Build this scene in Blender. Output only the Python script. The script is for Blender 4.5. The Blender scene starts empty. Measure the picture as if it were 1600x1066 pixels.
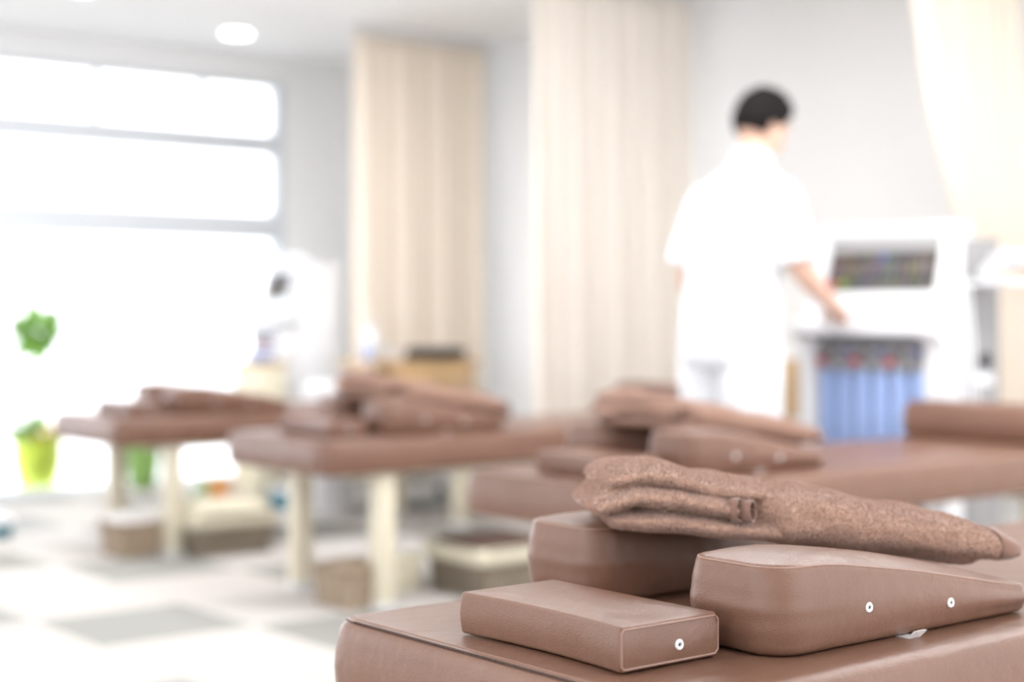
import bpy, bmesh, math, random
import numpy as np
from mathutils import Vector, Matrix, noise
random.seed(7); rng = np.random.default_rng(7)
PI = math.pi
S = bpy.context.scene
COL = S.collection
# ------------------------------------------------------------------ camera
# room axes: x = long side of the beds, y = across them, origin = head corner of the third bed
CAM = Vector((-2.684, -4.271, 0.96)); YAW = math.radians(51.2)
cd = bpy.data.cameras.new('camera'); cam = bpy.data.objects.new('camera', cd); COL.objects.link(cam)
cam.location = CAM
cam.rotation_euler = (PI/2, 0, -(PI/2 - math.radians(90-51.2)) + math.radians(0))
fw = Vector((math.cos(YAW), math.sin(YAW), 0)); rt = Vector((math.sin(YAW), -math.cos(YAW), 0))
cam.rotation_euler = (PI/2, 0, math.atan2(fw.y, fw.x) - PI/2)
cd.sensor_width = 36; cd.lens = 56.25; cd.shift_y = -43/1600
cd.dof.use_dof = True; cd.dof.focus_distance = 1.93; cd.dof.aperture_fstop = 1.8
cd.clip_end = 200
S.camera = cam
# ------------------------------------------------------------------ world, light, exposure
w = bpy.data.worlds.new('daylight'); S.world = w; w.use_nodes = True
bg = w.node_tree.nodes['Background']; bg.inputs[0].default_value = (0.93, 0.945, 1.0, 1); bg.inputs[1].default_value = 1.8
S.view_settings.view_transform = 'Standard'; S.view_settings.look = 'None'
S.view_settings.exposure = 1.4; S.view_settings.gamma = 1; S.view_settings.use_curve_mapping = False
FILL_LIGHT = 5.4

def P(px, py, z):
    """room point at height z seen at photo pixel px, py (used to lay out the plan once)"""
    s = (py-490)/(CAM.z-z)
    p = CAM + fw*(2500/s) + rt*((px-800)/s); return Vector((p.x, p.y, z))

# ------------------------------------------------------------------ materials
def mat(name, col, rough=.6, spec=.5, bump=None, metal=0, emit=None, sheen=0, trans=0, var=None, coat=0):
    m = bpy.data.materials.new(name); m.use_nodes = True
    nt = m.node_tree; b = nt.nodes['Principled BSDF']
    b.inputs['Base Color'].default_value = (*col, 1); b.inputs['Roughness'].default_value = rough
    b.inputs['Specular IOR Level'].default_value = spec; b.inputs['Metallic'].default_value = metal
    if sheen: b.inputs['Sheen Weight'].default_value = sheen; b.inputs['Sheen Roughness'].default_value = .5
    if coat: b.inputs['Coat Weight'].default_value = coat; b.inputs['Coat Roughness'].default_value = .2
    if trans: b.inputs['Transmission Weight'].default_value = trans
    if emit: b.inputs['Emission Color'].default_value = (*emit[0], 1); b.inputs['Emission Strength'].default_value = emit[1]
    tc = nt.nodes.new('ShaderNodeTexCoord')
    if var:      # gentle colour variation
        n = nt.nodes.new('ShaderNodeTexNoise'); n.inputs['Scale'].default_value = var[0]; n.inputs['Detail'].default_value = 4
        nt.links.new(tc.outputs['Object'], n.inputs['Vector'])
        r = nt.nodes.new('ShaderNodeValToRGB'); r.color_ramp.elements[0].position = .35; r.color_ramp.elements[1].position = .65
        r.color_ramp.elements[0].color = (*[c*(1-var[1]) for c in col], 1); r.color_ramp.elements[1].color = (*[min(1, c*(1+var[1])) for c in col], 1)
        nt.links.new(n.outputs['Fac'], r.inputs['Fac']); nt.links.new(r.outputs['Color'], b.inputs['Base Color'])
    if bump:     # list of (kind, scale, distance)
        prev = None
        for kind, sc, dist in bump:
            if kind == 'noise':
                n = nt.nodes.new('ShaderNodeTexNoise'); n.inputs['Scale'].default_value = sc; n.inputs['Detail'].default_value = 3; out = n.outputs['Fac']
            elif kind == 'voronoi':
                n = nt.nodes.new('ShaderNodeTexVoronoi'); n.inputs['Scale'].default_value = sc; out = n.outputs['Distance']
            else:
                n = nt.nodes.new('ShaderNodeTexWave'); n.inputs['Scale'].default_value = sc; n.bands_direction = kind; out = n.outputs['Fac']
            nt.links.new(tc.outputs['Object'], n.inputs['Vector'])
            bp = nt.nodes.new('ShaderNodeBump'); bp.inputs['Distance'].default_value = dist; bp.inputs['Strength'].default_value = 1
            nt.links.new(out, bp.inputs['Height'])
            if prev: nt.links.new(prev.outputs['Normal'], bp.inputs['Normal'])
            prev = bp
        nt.links.new(prev.outputs['Normal'], b.inputs['Normal'])
    return m
M = {}
M['leather'] = mat('brown_leather', (.182, .092, .060), .30, .44, [('noise', 7, .006), ('noise', 34, .0012), ('voronoi', 560, .00028), ('noise', 1100, .00012)], var=(5, .05))
M['thread'] = mat('dark_thread', (.07, .035, .025), .7)
M['piping'] = mat('piping', (.31, .185, .14), .4, .5)
M['cream_metal'] = mat('cream_painted_leg', (.70, .635, .49), .45)
M['chrome'] = mat('chrome', (.85, .85, .86), .18, metal=1)
M['rivet'] = mat('nickel_rivet', (1, 1, 1), .2, 1.0, metal=.15)
M['dark'] = mat('dark_hole', (.02, .015, .015), .6)
M['towel'] = mat('terry_towel', (.52, .32, .235), .95, .15, [('voronoi', 420, .0012)], sheen=.6, var=(260, .14))
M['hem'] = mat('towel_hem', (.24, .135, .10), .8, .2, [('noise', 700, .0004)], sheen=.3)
M['wall'] = mat('white_wall', (.94, .945, .95), .85, .2, [('noise', 300, .0003)])
M['wallpink'] = mat('warm_white_wall', (.89, .885, .875), .85, .2, [('noise', 300, .0003)])
M['ceiling'] = mat('white_ceiling', (.965, .97, .975), .9, .2, [('noise', 200, .0004)])
M['frame'] = mat('aluminium_window_frame', (.69, .72, .76), .45, .4)
M['white'] = mat('white_plastic', (.78, .78, .79), .4)
M['grey'] = mat('grey_panel', (.30, .29, .29), .5)
M['cloth'] = mat('white_uniform', (.80, .81, .84), .85, .2, [('noise', 40, .002)])
M['skin'] = mat('skin', (.74, .48, .36), .55, .35)
M['hair'] = mat('black_hair', (.008, .006, .006), .7, .15, [('noise', 160, .004)])
M['blue'] = mat('light_blue_pads', (.34, .45, .74), .7)
M['wood'] = mat('tan_wood', (.62, .42, .22), .5, bump=[('X', 12, .0005)], var=(8, .12))
M['wicker'] = mat('grey_brown_wicker', (.27, .22, .165), .75, .3, [('Z', 22, .005), ('X', 16, .005), ('Y', 16, .005)], var=(60, .2))
M['wicker2'] = mat('tan_wicker', (.42, .32, .23), .75, .3, [('Z', 26, .004), ('X', 18, .004), ('Y', 18, .004)], var=(60, .2))
M['liner'] = mat('cream_liner', (.78, .72, .56), .9, .2, [('noise', 60, .003)])
M['whitecloth'] = mat('white_towel', (.88, .86, .83), .9, .2, [('noise', 80, .003)])
M['darkcloth'] = mat('brown_blanket', (.12, .075, .06), .9, .2, [('noise', 60, .004)])
M['black'] = mat('black_plastic', (.025, .025, .03), .4)
M['teal'] = mat('teal_plastic', (.05, .20, .26), .4)
M['leaf'] = mat('leaf_green', (.22, .42, .06), .5, var=(20, .3))
M['leaf2'] = mat('dark_leaf_green', (.13, .32, .07), .5, var=(20, .3))
M['pot'] = mat('lime_green_wrap', (.50, .60, .05), .45, .5, [('noise', 14, .02)], var=(9, .25))
M['pot2'] = mat('green_glazed_pot', (.22, .38, .10), .4)
M['yellow'] = mat('yellow_petals', (.95, .55, .04), .6)
M['orange'] = mat('orange_plastic', (.8, .33, .12), .5)
M['soil'] = mat('soil', (.08, .05, .03), .9)
M['asphalt'] = mat('pale_pavement', (.72, .72, .71), .9)
M['lamp'] = mat('lamp_diffuser', (1, 1, 1), .5, emit=((1, .99, .96), 2.5))
M['panel'] = mat('fill_panel_glow', (1, 1, 1), .5, emit=((.97, .985, 1.0), FILL_LIGHT))  # glow of the added ceiling panels that stay out of view

def curtain_mat(name, col):
    m = mat(name, col, .9, .1, [('noise', 500, .0004)]); nt = m.node_tree
    b = nt.nodes['Principled BSDF']; o = nt.nodes['Material Output']
    t = nt.nodes.new('ShaderNodeBsdfTranslucent'); t.inputs['Color'].default_value = (*col, 1)
    mx = nt.nodes.new('ShaderNodeMixShader'); mx.inputs[0].default_value = .22
    nt.links.new(b.outputs[0], mx.inputs[1]); nt.links.new(t.outputs[0], mx.inputs[2]); nt.links.new(mx.outputs[0], o.inputs[0])
    return m
M['curtain'] = curtain_mat('peach_curtain', (.99, .90, .79))
M['curtain2'] = curtain_mat('cream_curtain', (.98, .92, .85))

def glass_mat():
    m = bpy.data.materials.new('window_glass'); m.use_nodes = True; nt = m.node_tree
    nt.nodes.remove(nt.nodes['Principled BSDF'])
    t = nt.nodes.new('ShaderNodeBsdfTransparent'); t.inputs[0].default_value = (.97, .98, .98, 1)
    g = nt.nodes.new('ShaderNodeBsdfGlossy'); g.inputs['Roughness'].default_value = .02
    f = nt.nodes.new('ShaderNodeFresnel'); f.inputs['IOR'].default_value = 1.3
    mx = nt.nodes.new('ShaderNodeMixShader')
    nt.links.new(f.outputs[0], mx.inputs[0]); nt.links.new(t.outputs[0], mx.inputs[1]); nt.links.new(g.outputs[0], mx.inputs[2])
    nt.links.new(mx.outputs[0], nt.nodes['Material Output'].inputs[0]); return m
M['glass'] = glass_mat()

def carpet_mat():
    m = mat('carpet_tiles', (.7, .66, .6), .95, .1); nt = m.node_tree; L = nt.links; N = nt.nodes
    b = N['Principled BSDF']; geo = N.new('ShaderNodeNewGeometry'); sp = N.new('ShaderNodeSeparateXYZ'); L.new(geo.outputs['Position'], sp.inputs[0])
    def mth(op, a, bb=None):
        n = N.new('ShaderNodeMath'); n.operation = op
        for k, v in ((0, a), (1, bb)):
            if v is None: continue
            if isinstance(v, (int, float)): n.inputs[k].default_value = v
            else: L.new(v, n.inputs[k])
        return n.outputs[0]
    i = mth('FLOOR', mth('MULTIPLY', mth('ADD', sp.outputs[0], .22), 2.0))
    j = mth('FLOOR', mth('MULTIPLY', mth('SUBTRACT', sp.outputs[1], .055), 2.0))
    d = mth('ADD', i, j)                       # grey tiles run corner to corner along one diagonal of the grid
    md = mth('FLOORED_MODULO', d, 3.0)
    k = mth('COMPARE', md, 2.0); N[-1].inputs[2].default_value = .1
    n1 = N.new('ShaderNodeTexWhiteNoise'); n1.noise_dimensions = '2D'
    cb = N.new('ShaderNodeCombineXYZ'); L.new(i, cb.inputs[0]); L.new(j, cb.inputs[1]); L.new(cb.outputs[0], n1.inputs['Vector'])
    def ramp(a, c):
        r = N.new('ShaderNodeMixRGB'); r.inputs[1].default_value = (*a, 1); r.inputs[2].default_value = (*c, 1); L.new(n1.outputs['Value'], r.inputs[0]); return r.outputs[0]
    cream = ramp((.66, .615, .57), (.69, .65, .615)); grey = ramp((.42, .42, .40), (.36, .34, .30))
    mx = N.new('ShaderNodeMixRGB'); L.new(k, mx.inputs[0]); L.new(cream, mx.inputs[1]); L.new(grey, mx.inputs[2])
    nz = N.new('ShaderNodeTexNoise'); nz.inputs['Scale'].default_value = 120; L.new(geo.outputs['Position'], nz.inputs['Vector'])
    mm = N.new('ShaderNodeMixRGB'); mm.blend_type = 'MULTIPLY'; mm.inputs[0].default_value = .25
    L.new(mx.outputs[0], mm.inputs[1]); L.new(nz.outputs['Fac'], mm.inputs[2]); L.new(mm.outputs[0], b.inputs['Base Color'])
    bp = N.new('ShaderNodeBump'); bp.inputs['Distance'].default_value = .003; L.new(nz.outputs['Fac'], bp.inputs['Height']); L.new(bp.outputs[0], b.inputs['Normal'])
    return m
M['carpet'] = carpet_mat()

# ------------------------------------------------------------------ mesh helpers
def obj(name, bm, m, parent=None, smooth=True, loc=None):
    me = bpy.data.meshes.new(name); bm.normal_update(); bm.to_mesh(me); bm.free()
    o = bpy.data.objects.new(name, me); COL.objects.link(o)
    me.materials.append(M[m] if isinstance(m, str) else m)
    if smooth:
        me.polygons.foreach_set('use_smooth', [True]*len(me.polygons)); me.set_sharp_from_angle(angle=math.radians(38))
    if parent: o.parent = parent
    if loc: o.location = loc
    return o
def thing(name, label, cat, loc=(0, 0, 0), rz=0, group=None):
    o = bpy.data.objects.new(name, None); COL.objects.link(o); o.empty_display_size = .1
    o.location = loc; o.rotation_euler = (0, 0, rz); return tag(o, label, cat, group)
def tag(o, label, cat, group=None, kind=None):
    o['label'] = label; o['category'] = cat
    if group: o['group'] = group
    if kind: o['kind'] = kind
    return o
def struct(name, bm, m, smooth=False, parent=None):
    o = obj(name, bm, m, parent, smooth)
    if parent is None: o['kind'] = 'structure'
    return o
def box(bm, x0, x1, y0, y1, z0, z1, bev=0, seg=2, mtx=None):
    r = bmesh.ops.create_cube(bm, size=1); vs = r['verts']
    for v in vs: v.co = Vector((x0+(v.co.x+.5)*(x1-x0), y0+(v.co.y+.5)*(y1-y0), z0+(v.co.z+.5)*(z1-z0)))
    if bev:
        es = list({e for v in vs for e in v.link_edges})
        g = bmesh.ops.bevel(bm, geom=vs+es, offset=bev, segments=seg, affect='EDGES', profile=.5); vs = [v for v in g['verts']]
    if mtx is not None: bmesh.ops.transform(bm, matrix=mtx, verts=vs)
    return bm
def B(*a, **k): return box(bmesh.new(), *a, **k)
def tube(bm, pts, r, n=10, cap=True, closed=False):
    pts = [Vector(p) for p in pts]; rs = r if hasattr(r, '__len__') else [r]*len(pts); rings = []; up = None
    for i, p in enumerate(pts):
        a = pts[i-1] if (i or closed) else p; c = pts[(i+1) % len(pts)] if (i < len(pts)-1 or closed) else p
        t = (c-a).normalized()
        if up is None: up = Vector((0, 0, 1)) if abs(t.z) < .9 else Vector((1, 0, 0))
        x = t.cross(up).normalized(); y = x.cross(t).normalized(); up = y
        rings.append([bm.verts.new(p + (x*math.cos(2*PI*k/n) + y*math.sin(2*PI*k/n))*rs[i]) for k in range(n)])
    m = len(rings)
    for i in range(m if closed else m-1):
        for k in range(n): bm.faces.new((rings[i][k], rings[i][(k+1) % n], rings[(i+1) % m][(k+1) % n], rings[(i+1) % m][k]))
    if cap and not closed: bm.faces.new(rings[0][::-1]); bm.faces.new(rings[-1])
    return bm
def loft(bm, rings, cap0=True, cap1=True):
    vs = [[bm.verts.new(p) for p in r] for r in rings]; n = len(vs[0])
    for i in range(len(vs)-1):
        for k in range(n): bm.faces.new((vs[i][k], vs[i][(k+1) % n], vs[i+1][(k+1) % n], vs[i+1][k]))
    if cap0: bm.faces.new(vs[0][::-1])
    if cap1: bm.faces.new(vs[-1])
    return bm
def lathe(prof, n=28, loc=(0, 0, 0), sq=None):
    bm = bmesh.new()
    loft(bm, [[(loc[0]+r*math.cos(2*PI*k/n), loc[1]+r*math.sin(2*PI*k/n), loc[2]+z) for k in range(n)] for r, z in prof]); return bm
def perimeter(L, W, rc, nc=9, ns=14):
    """rounded rectangle 0..L x 0..W as list of (x, y, nx, ny); rc = one radius per corner, or a number"""
    rcs = rc if hasattr(rc, '__len__') else [rc]*4; out = []
    cs = [(L, 0, -PI/2, -1, 1), (L, W, 0, -1, -1), (0, W, PI/2, 1, -1), (0, 0, PI, 1, 1)]
    for i, (cx, cy, a0, sx, sy) in enumerate(cs):
        r = rcs[i]; ox, oy = cx+sx*r, cy+sy*r
        arc = [(ox+r*math.cos(a0+PI/2*k/nc), oy+r*math.sin(a0+PI/2*k/nc), math.cos(a0+PI/2*k/nc), math.sin(a0+PI/2*k/nc)) for k in range(nc+1)]
        out += arc
        nx_, ny_, b0, tx, ty = cs[(i+1) % 4]; r2 = rcs[(i+1) % 4]
        e = arc[-1]; q = (nx_+tx*r2 + r2*math.cos(b0), ny_+ty*r2 + r2*math.sin(b0))
        for k in range(1, ns): t = k/ns; out.append((e[0]+(q[0]-e[0])*t, e[1]+(q[1]-e[1])*t, e[2], e[3]))
    return out
def pad(L, W, rc, hfn, redge=.012, rbot=.01, bulge=.004, dome=.006, warp=None, ripple=0):
    """upholstered pad standing on z=0; hfn(x)=height of the top seam"""
    per = perimeter(L, W, rc); bm = bmesh.new(); rings = []
    def ring(ins, zf, rip=0):
        r = []
        for x, y, nx, ny in per:
            k = ins+(rip*max(0, 1-x/.16) if rip else 0); px, py = x-nx*k, y-ny*k
            if warp: px, py = warp(px, py)
            r.append((px, py, zf(x)))
        return r
    for a in (0, 30, 60, 90):
        t = math.radians(a); rings.append(ring(rbot*(1-math.sin(t)), lambda x, t=t: rbot*(1-math.cos(t))))
    for f in ([q/16 for q in range(1, 16)] if ripple else (.25, .5, .75)): rings.append(ring(-bulge*math.sin(PI*f), lambda x, f=f: rbot+(hfn(x)-redge-rbot)*f, ripple*math.sin(6.2*PI*f+1)*math.sin(PI*f)))
    for a in (0, 25, 50, 70, 90):
        t = math.radians(a); rings.append(ring(redge*(1-math.cos(t)), lambda x, t=t: hfn(x)-redge*(1-math.sin(t))))
    base = per; cx, cy = L/2, W/2
    for sc in (.93, .85, .7, .5, .3, .12):
        r = []
        for x, y, nx, ny in base:
            px, py = x-nx*redge, y-ny*redge; qx, qy = cx+(px-cx)*sc, cy+(py-cy)*sc
            z = hfn(qx)+dome*(1-sc**2.5)
            if warp: qx, qy = warp(qx, qy)
            r.append((qx, qy, z))
        rings.append(r)
    loft(bm, rings); return bm
def seamloop(L, W, rc, hfn, ins, dz, r, warp=None, sel=None):
    pts = []
    for x, y, nx, ny in perimeter(L, W, rc):
        px, py = x-nx*ins, y-ny*ins
        if warp: px, py = warp(px, py)
        if sel is None or sel(x, y): pts.append((px, py, hfn(x)+dz))
    return pts
def copy_tree(o, parent=None):
    c = o.copy(); COL.objects.link(c); c.parent = parent
    for ch in [q for q in list(COL.objects) if q.parent == o]: copy_tree(ch, c)
    return c

# ------------------------------------------------------------------ room shell
X0, X1, Y0, Y1, H = -6.0, 2.85, -6.5, 3.91, 2.45
struct('floor', B(X0, X1, Y0, Y1, -.1, 0), 'carpet')
struct('ceiling', B(X0, X1, Y0, Y1+.3, H, H+.1), 'ceiling')
struct('wall_foot', B(X1, X1+.12, Y0, Y1+.12, 0, H), 'wallpink')
bm = B(X0-.12, -1.5, Y0-.12, Y0, 0, H); box(bm, -1.5, X1, Y0-.12, Y0, 2.35, H); box(bm, -1.5, X1, Y0-.12, Y0, 0, .15); struct('wall_back', bm, 'wall')
bm = B(X0-.12, X0, Y0, -6.1, 0, H); box(bm, X0-.12, X0, .6, Y1+.12, 0, H); box(bm, X0-.12, X0, -6.1, .6, 2.35, H); box(bm, X0-.12, X0, -6.1, .6, 0, .15); struct('wall_left', bm, 'wall')
bm = B(2.18, X1, Y1, Y1+.12, 0, H); box(bm, X0, 2.18, Y1, Y1+.12, 2.31, H); struct('wall_window', bm, 'wall')
struct('baseboard_foot', B(X1-.012, X1, Y0, Y1, 0, .07, bev=.003), 'white')
struct('ground', B(-25, 25, Y1+.35, 30, -.25, -.12), 'asphalt')
# long shop window
bm = B(X0, 2.177, Y1+.02, Y1+.09, 1.885, 2.015); box(bm, X0, 2.177, Y1+.01, Y1+.10, 1.385, 1.545); box(bm, X0, 2.177, Y1+.02, Y1+.09, .001, .03)
box(bm, 2.125, 2.179, Y1+.004, Y1+.106, .001, 2.309); box(bm, X0, 2.178, Y1+.03, Y1+.085, 2.28, 2.308)
for x in (1.014-1.25*k for k in range(6)): box(bm, x-.018, x+.018, Y1+.03, Y1+.08, 2.0, 2.28)
for x in (-.45, -2.4, -4.3): box(bm, x-.03, x+.03, Y1+.03, Y1+.08, .03, 1.40)
wf = struct('window_1', bm, 'frame'); obj('glass_pane', B(X0, 2.15, Y1+.0505, Y1+.056, .02, 2.30), 'glass', wf, smooth=False)
obj('window_hanger', B(1.62, 1.655, Y1-.01, Y1+.03, 2.2, 2.30, bev=.004), 'frame', wf)
bm = B(-1.5, X1, Y0-.09, Y0-.02, .15, .20); box(bm, -1.5, X1, Y0-.09, Y0-.02, 2.30, 2.35)
for x in (-1.47, -.1, 1.35, 2.82): box(bm, x-.03, x+.03, Y0-.09, Y0-.02, .20, 2.30)
wf = struct('window_2', bm, 'frame'); obj('glass_pane', B(-1.5, X1, Y0-.058, Y0-.052, .16, 2.34), 'glass', wf, smooth=False)
bm = B(X0-.09, X0-.02, -6.1, .6, .15, .20); box(bm, X0-.09, X0-.02, -6.1, .6, 2.30, 2.35)  # unseen left window, added to bring in light from that side
for y in (-6.07, -4.4, -2.75, -1.1, .57): box(bm, X0-.09, X0-.02, y-.03, y+.03, .20, 2.30)
wf = struct('fill_window', bm, 'frame'); obj('glass_pane', B(X0-.058, X0-.052, -6.1, .6, .16, 2.34), 'glass', wf, smooth=False)
# recessed lamp that the photo shows, and added fill panels, out of view, that brighten the room
def downlight(x, y, label, group=None):
    t = thing('ceiling_light', label, 'ceiling light', (x, y, H), 0, group)
    bm = bmesh.new(); n = 36
    loft(bm, [[(r*math.cos(2*PI*k/n), r*math.sin(2*PI*k/n), z) for k in range(n)] for r, z in ((.075, 0), (.098, 0), (.094, -.008), (.078, -.010), (.075, -.002))], False, False)
    obj('trim_ring', bm, 'white', t); obj('diffuser', lathe([(.076, -.001), (.074, -.012), (.05, -.017), (.01, -.019)]), 'lamp', t)
p = P(370, 50, H); downlight(p.x, p.y, 'round white lit ceiling lamp high above the window and plants')
for x, y, where in ((-1.2, -4.9, 'behind the front bed, nearest the back wall'), (-3.4, -2.2, 'over the open floor on the left'), (-3.4, .2, 'over the floor in front of the long shop window'), (-.2, 2.35, 'beside the window, next to the far bed'),
                    (1.5, -3.0, 'over the foot of the front bed'), (.7, -.9, 'over the aisle behind the standing person'), (.75, 1.15, 'over the far window bed'),
                    (1.3, -5.2, 'by the window behind the camera side'), (1.15, -2.0, 'over the foot of the second bed, near the machine')):
    t = thing('fill_panel', 'added unseen fill light panel '+where, 'ceiling light', (x, y, H), 0, 'added unseen fill light panels')
    bm = bmesh.new()
    for a in ((-.62, .62, -.33, -.30), (-.62, .62, .30, .33), (-.62, -.59, -.3, .3), (.59, .62, -.3, .3)): box(bm, a[0], a[1], a[2], a[3], -.03, 0)
    obj('frame', bm, 'white', t); obj('diffuser', B(-.59, .59, -.30, .30, -.022, -.002), 'panel', t)

# ------------------------------------------------------------------ treatment beds
BL, BW, BT, BU = 1.95, .66, .555, .444
def make_bed(label):
    t = thing('treatment_bed', label, 'treatment bed', (0, 0, 0), 0, 'brown leather treatment beds in rows')
    h = lambda x: BT-BU
    mt = obj('mattress', pad(BL, BW, .055, h, .024, .009, .005, .003), 'leather', t, loc=(0, 0, BU))
    # stitched seam along the head end, running over both corners
    def seam_pts(t0, lift):
        q = []
        for x, y, nx, ny in perimeter(BL, BW, .055, 16, 60):
            if nx < -.04 and x < .2:
                a = math.radians(8+(t0-8)*min(1, (-nx)*1.15)**.8); k = .024*(1-math.cos(a))-lift*math.cos(a)
                q.append((x-nx*k, y-ny*k, BT-BU-.024*(1-math.sin(a))+lift*math.sin(a)))
        return q
    sp = seam_pts(62, .0003)
    bm = bmesh.new(); tube(bm, sp, .0010, 6); obj('seam', bm, 'thread', mt)
    bm = bmesh.new(); tube(bm, seam_pts(86, .0001), .0006, 6); obj('top_seam', bm, 'piping', mt)
    bm = bmesh.new()
    for k in range(150):
        y = .06+(BW-.12)*k/149; box(bm, .0112, .0150, y-.0010, y+.0010, .1075, .1100)
    obj('stitching', bm, 'thread', mt, smooth=False)
    bm = B(.2, BL-.2, .17, .20, BU-.03, BU+.004); box(bm, .2, BL-.2, BW-.20, BW-.17, BU-.035, BU+.004); box(bm, .25, .28, .1, BW-.1, BU-.035, BU); box(bm, 1.68, 1.71, .1, BW-.1, BU-.035, BU)
    obj('frame', bm, 'cream_metal', t, smooth=False)
    for x in (.255, BL-.27):
        for y in (.06, BW-.09):
            lg = obj('leg', B(x-.033, x+.033, y-.033, y+.033, .012, BU-.001, bev=.006), 'cream_metal', t)
            obj('foot_cap', B(x-.036, x+.036, y-.036, y+.036, 0, .02, bev=.004), 'white', lg)
    return t
beds = {'A': (-1.538, -3.100), 'B': (-.19, -1.615), 'C': (0, 0), 'D': (-.017, 1.45)}
blabel = {'A': 'brown leather treatment bed in front, its stitched head end in sharp focus',
          'B': 'brown leather treatment bed just behind the front bed, running off the right edge',
          'C': 'brown leather treatment bed standing in the middle on cream square legs',
          'D': 'small far brown treatment bed beside the bright window and potted plants'}
bed0 = make_bed(blabel['A'])
BEDS = {}
for k, (x, y) in beds.items():
    b = bed0 if k == 'A' else copy_tree(bed0); b.location = (x, y, 0); b['label'] = blabel[k]; BEDS[k] = b

def rivet(parent, p, n, r=.0062):
    """eyelet: ring with a dark centre, facing n"""
    n = Vector(n).normalized(); q = n.to_track_quat('Z', 'Y').to_matrix().to_4x4(); q.translation = Vector(p)
    bm = lathe([(r, -.001), (r*1.02, .0012), (r*.8, .0026), (r*.5, .0022), (r*.42, .0004), (.0002, .0002)], 24)
    bmesh.ops.transform(bm, matrix=q, verts=bm.verts); o = obj('eyelet', bm, 'rivet', parent)
    bm = lathe([(r*.36, .0004), (r*.3, .0012), (.0002, .0012)], 14); bmesh.ops.transform(bm, matrix=q, verts=bm.verts); obj('eyelet_hole', bm, 'dark', o)
WL, WW = .505, .155
def wh(x): return sum(wh0(x+d)*w_ for d, w_ in ((-.04, .1), (-.02, .2), (0, .4), (.02, .2), (.04, .1)))
def wh0(x):
    if x < .09: return .108
    if x < .26: return .108-.026*((x-.09)/.17)
    return max(.038, .082-.044*((x-.26)/.23))
def make_wedge(label, hole_side, rc):
    t = thing('wedge_cushion', label, 'wedge cushion', (0, 0, 0), 0, 'paired brown wedge cushions on the beds')
    o = obj('cushion', pad(WL, WW, rc, wh, .011, .012, .006, .012, None, .0006), 'leather', t)
    bm = bmesh.new(); tube(bm, seamloop(WL, WW, rc, wh, .0035, -.0035, .0012), .0013, 6, closed=True); obj('piping', bm, 'piping', t)
    ys = -.0058 if hole_side < 0 else WW+.0058
    for x in (.155, .318): rivet(t, (x, ys, wh(x)*.47), (0, hole_side, 0))
    return t
def warp_small(x, y):
    u = (y/.298-.5)*2; return x+(.010*(1-u*u) if x < .07 else 0)*(1-max(0, x)/.07), y
def make_small(label):
    t = thing('head_cushion', label, 'flat cushion', (0, 0, 0), 0, 'small flat head cushions on the beds')
    L_, W_, H_ = .155, .298, .052; rc = .006
    o = obj('cushion', pad(L_, W_, rc, lambda x: H_, .0045, .0045, .0025, .0035, warp_small), 'leather', t)
    bm = bmesh.new(); yy = -.0006
    loop = [(.004, yy, .004), (L_-.006, yy, .004), (L_-.001, yy, .009), (L_-.001, yy, H_-.008), (L_-.006, yy, H_-.0035), (.004, yy, H_-.0035), (.0012, yy, H_-.007), (.0012, yy, .008)]
    pts = []
    for i in range(len(loop)):
        a, b = Vector(loop[i]), Vector(loop[(i+1) % len(loop)])
        for k in range(6): pts.append(a.lerp(b, k/6))
    tube(bm, pts, .0013, 6, closed=True); obj('piping', bm, 'piping', t)
    rivet(t, (.088, -.0028, .0225), (0, -1, 0)); return t

# cushion places relative to each bed's head corner: (wedge near), (wedge far), (small)
off = {'A': (-.008, .008), 'B': (.03, .045), 'C': (.03, .02), 'D': (.03, 0)}
nm = {'A': 'the sharply focused front bed', 'B': 'the bed behind the front one', 'C': 'the middle cream legged bed', 'D': 'the far bed by the window'}
w0 = make_wedge('x', -1, (.022, .022, .034, .05)); w1 = make_wedge('x', 1, (.022, .022, .034, .042)); s0 = make_small('x')
for k in 'ABCD':
    bx, by = beds[k]; ox, oy = off[k]
    a = w0 if k == 'A' else copy_tree(w0); a.location = (bx+.26+ox, by+.068+oy, BT+.0025)
    a['label'] = {'A': 'large brown leather wedge cushion with two eyelets, near side of the sharp front bed', 'B': 'blurred brown wedge cushion nearest the camera on the bed behind the front bed',
                  'C': 'blurred brown wedge cushion on the near side of the middle bed', 'D': 'blurred brown wedge cushion at the right on the far window bed'}[k]
    b = w1 if k == 'A' else copy_tree(w1); b.location = (bx+.32+ox, by+.456+oy, BT+.0025)
    b['label'] = {'A': 'brown leather wedge cushion under the sharp towel, far side of the front bed', 'B': 'blurred brown wedge cushion at the far side of the bed behind the front bed',
                  'C': 'blurred brown wedge cushion on the far side of the middle bed', 'D': 'blurred small block end of the left wedge cushion on the far window bed'}[k]
    c = s0 if k == 'A' else copy_tree(s0); c.location = (bx+.072+ox, by+.133+oy, BT+.003)
    c['label'] = {'A': 'small flat brown leather cushion with one eyelet at the head of the front bed', 'B': 'small flat blurred cushion at the head of the bed behind the front bed',
                  'C': 'small flat blurred cushion shining white at the head of the middle bed', 'D': 'small flat blurred cushion at the head of the far window bed'}[k]
# metal clip fixed to the bed below the near wedge
def clip(k):
    bx, by = beds[k]; ox, oy = off[k]
    bm = bmesh.new(); y0 = .068+oy
    loft(bm, [[(.50+dx+ox, y0+yy, BT+zz) for yy, zz in ((.03, .0022), (-.006, .0022), (-.016, .012), (-.021, .012), (-.010, .0012), (.03, .0012))] for dx in (-.010, .010)])
    obj('clip', bm, 'rivet', BEDS[k], smooth=False)
for k in 'ABC': clip(k)
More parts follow.
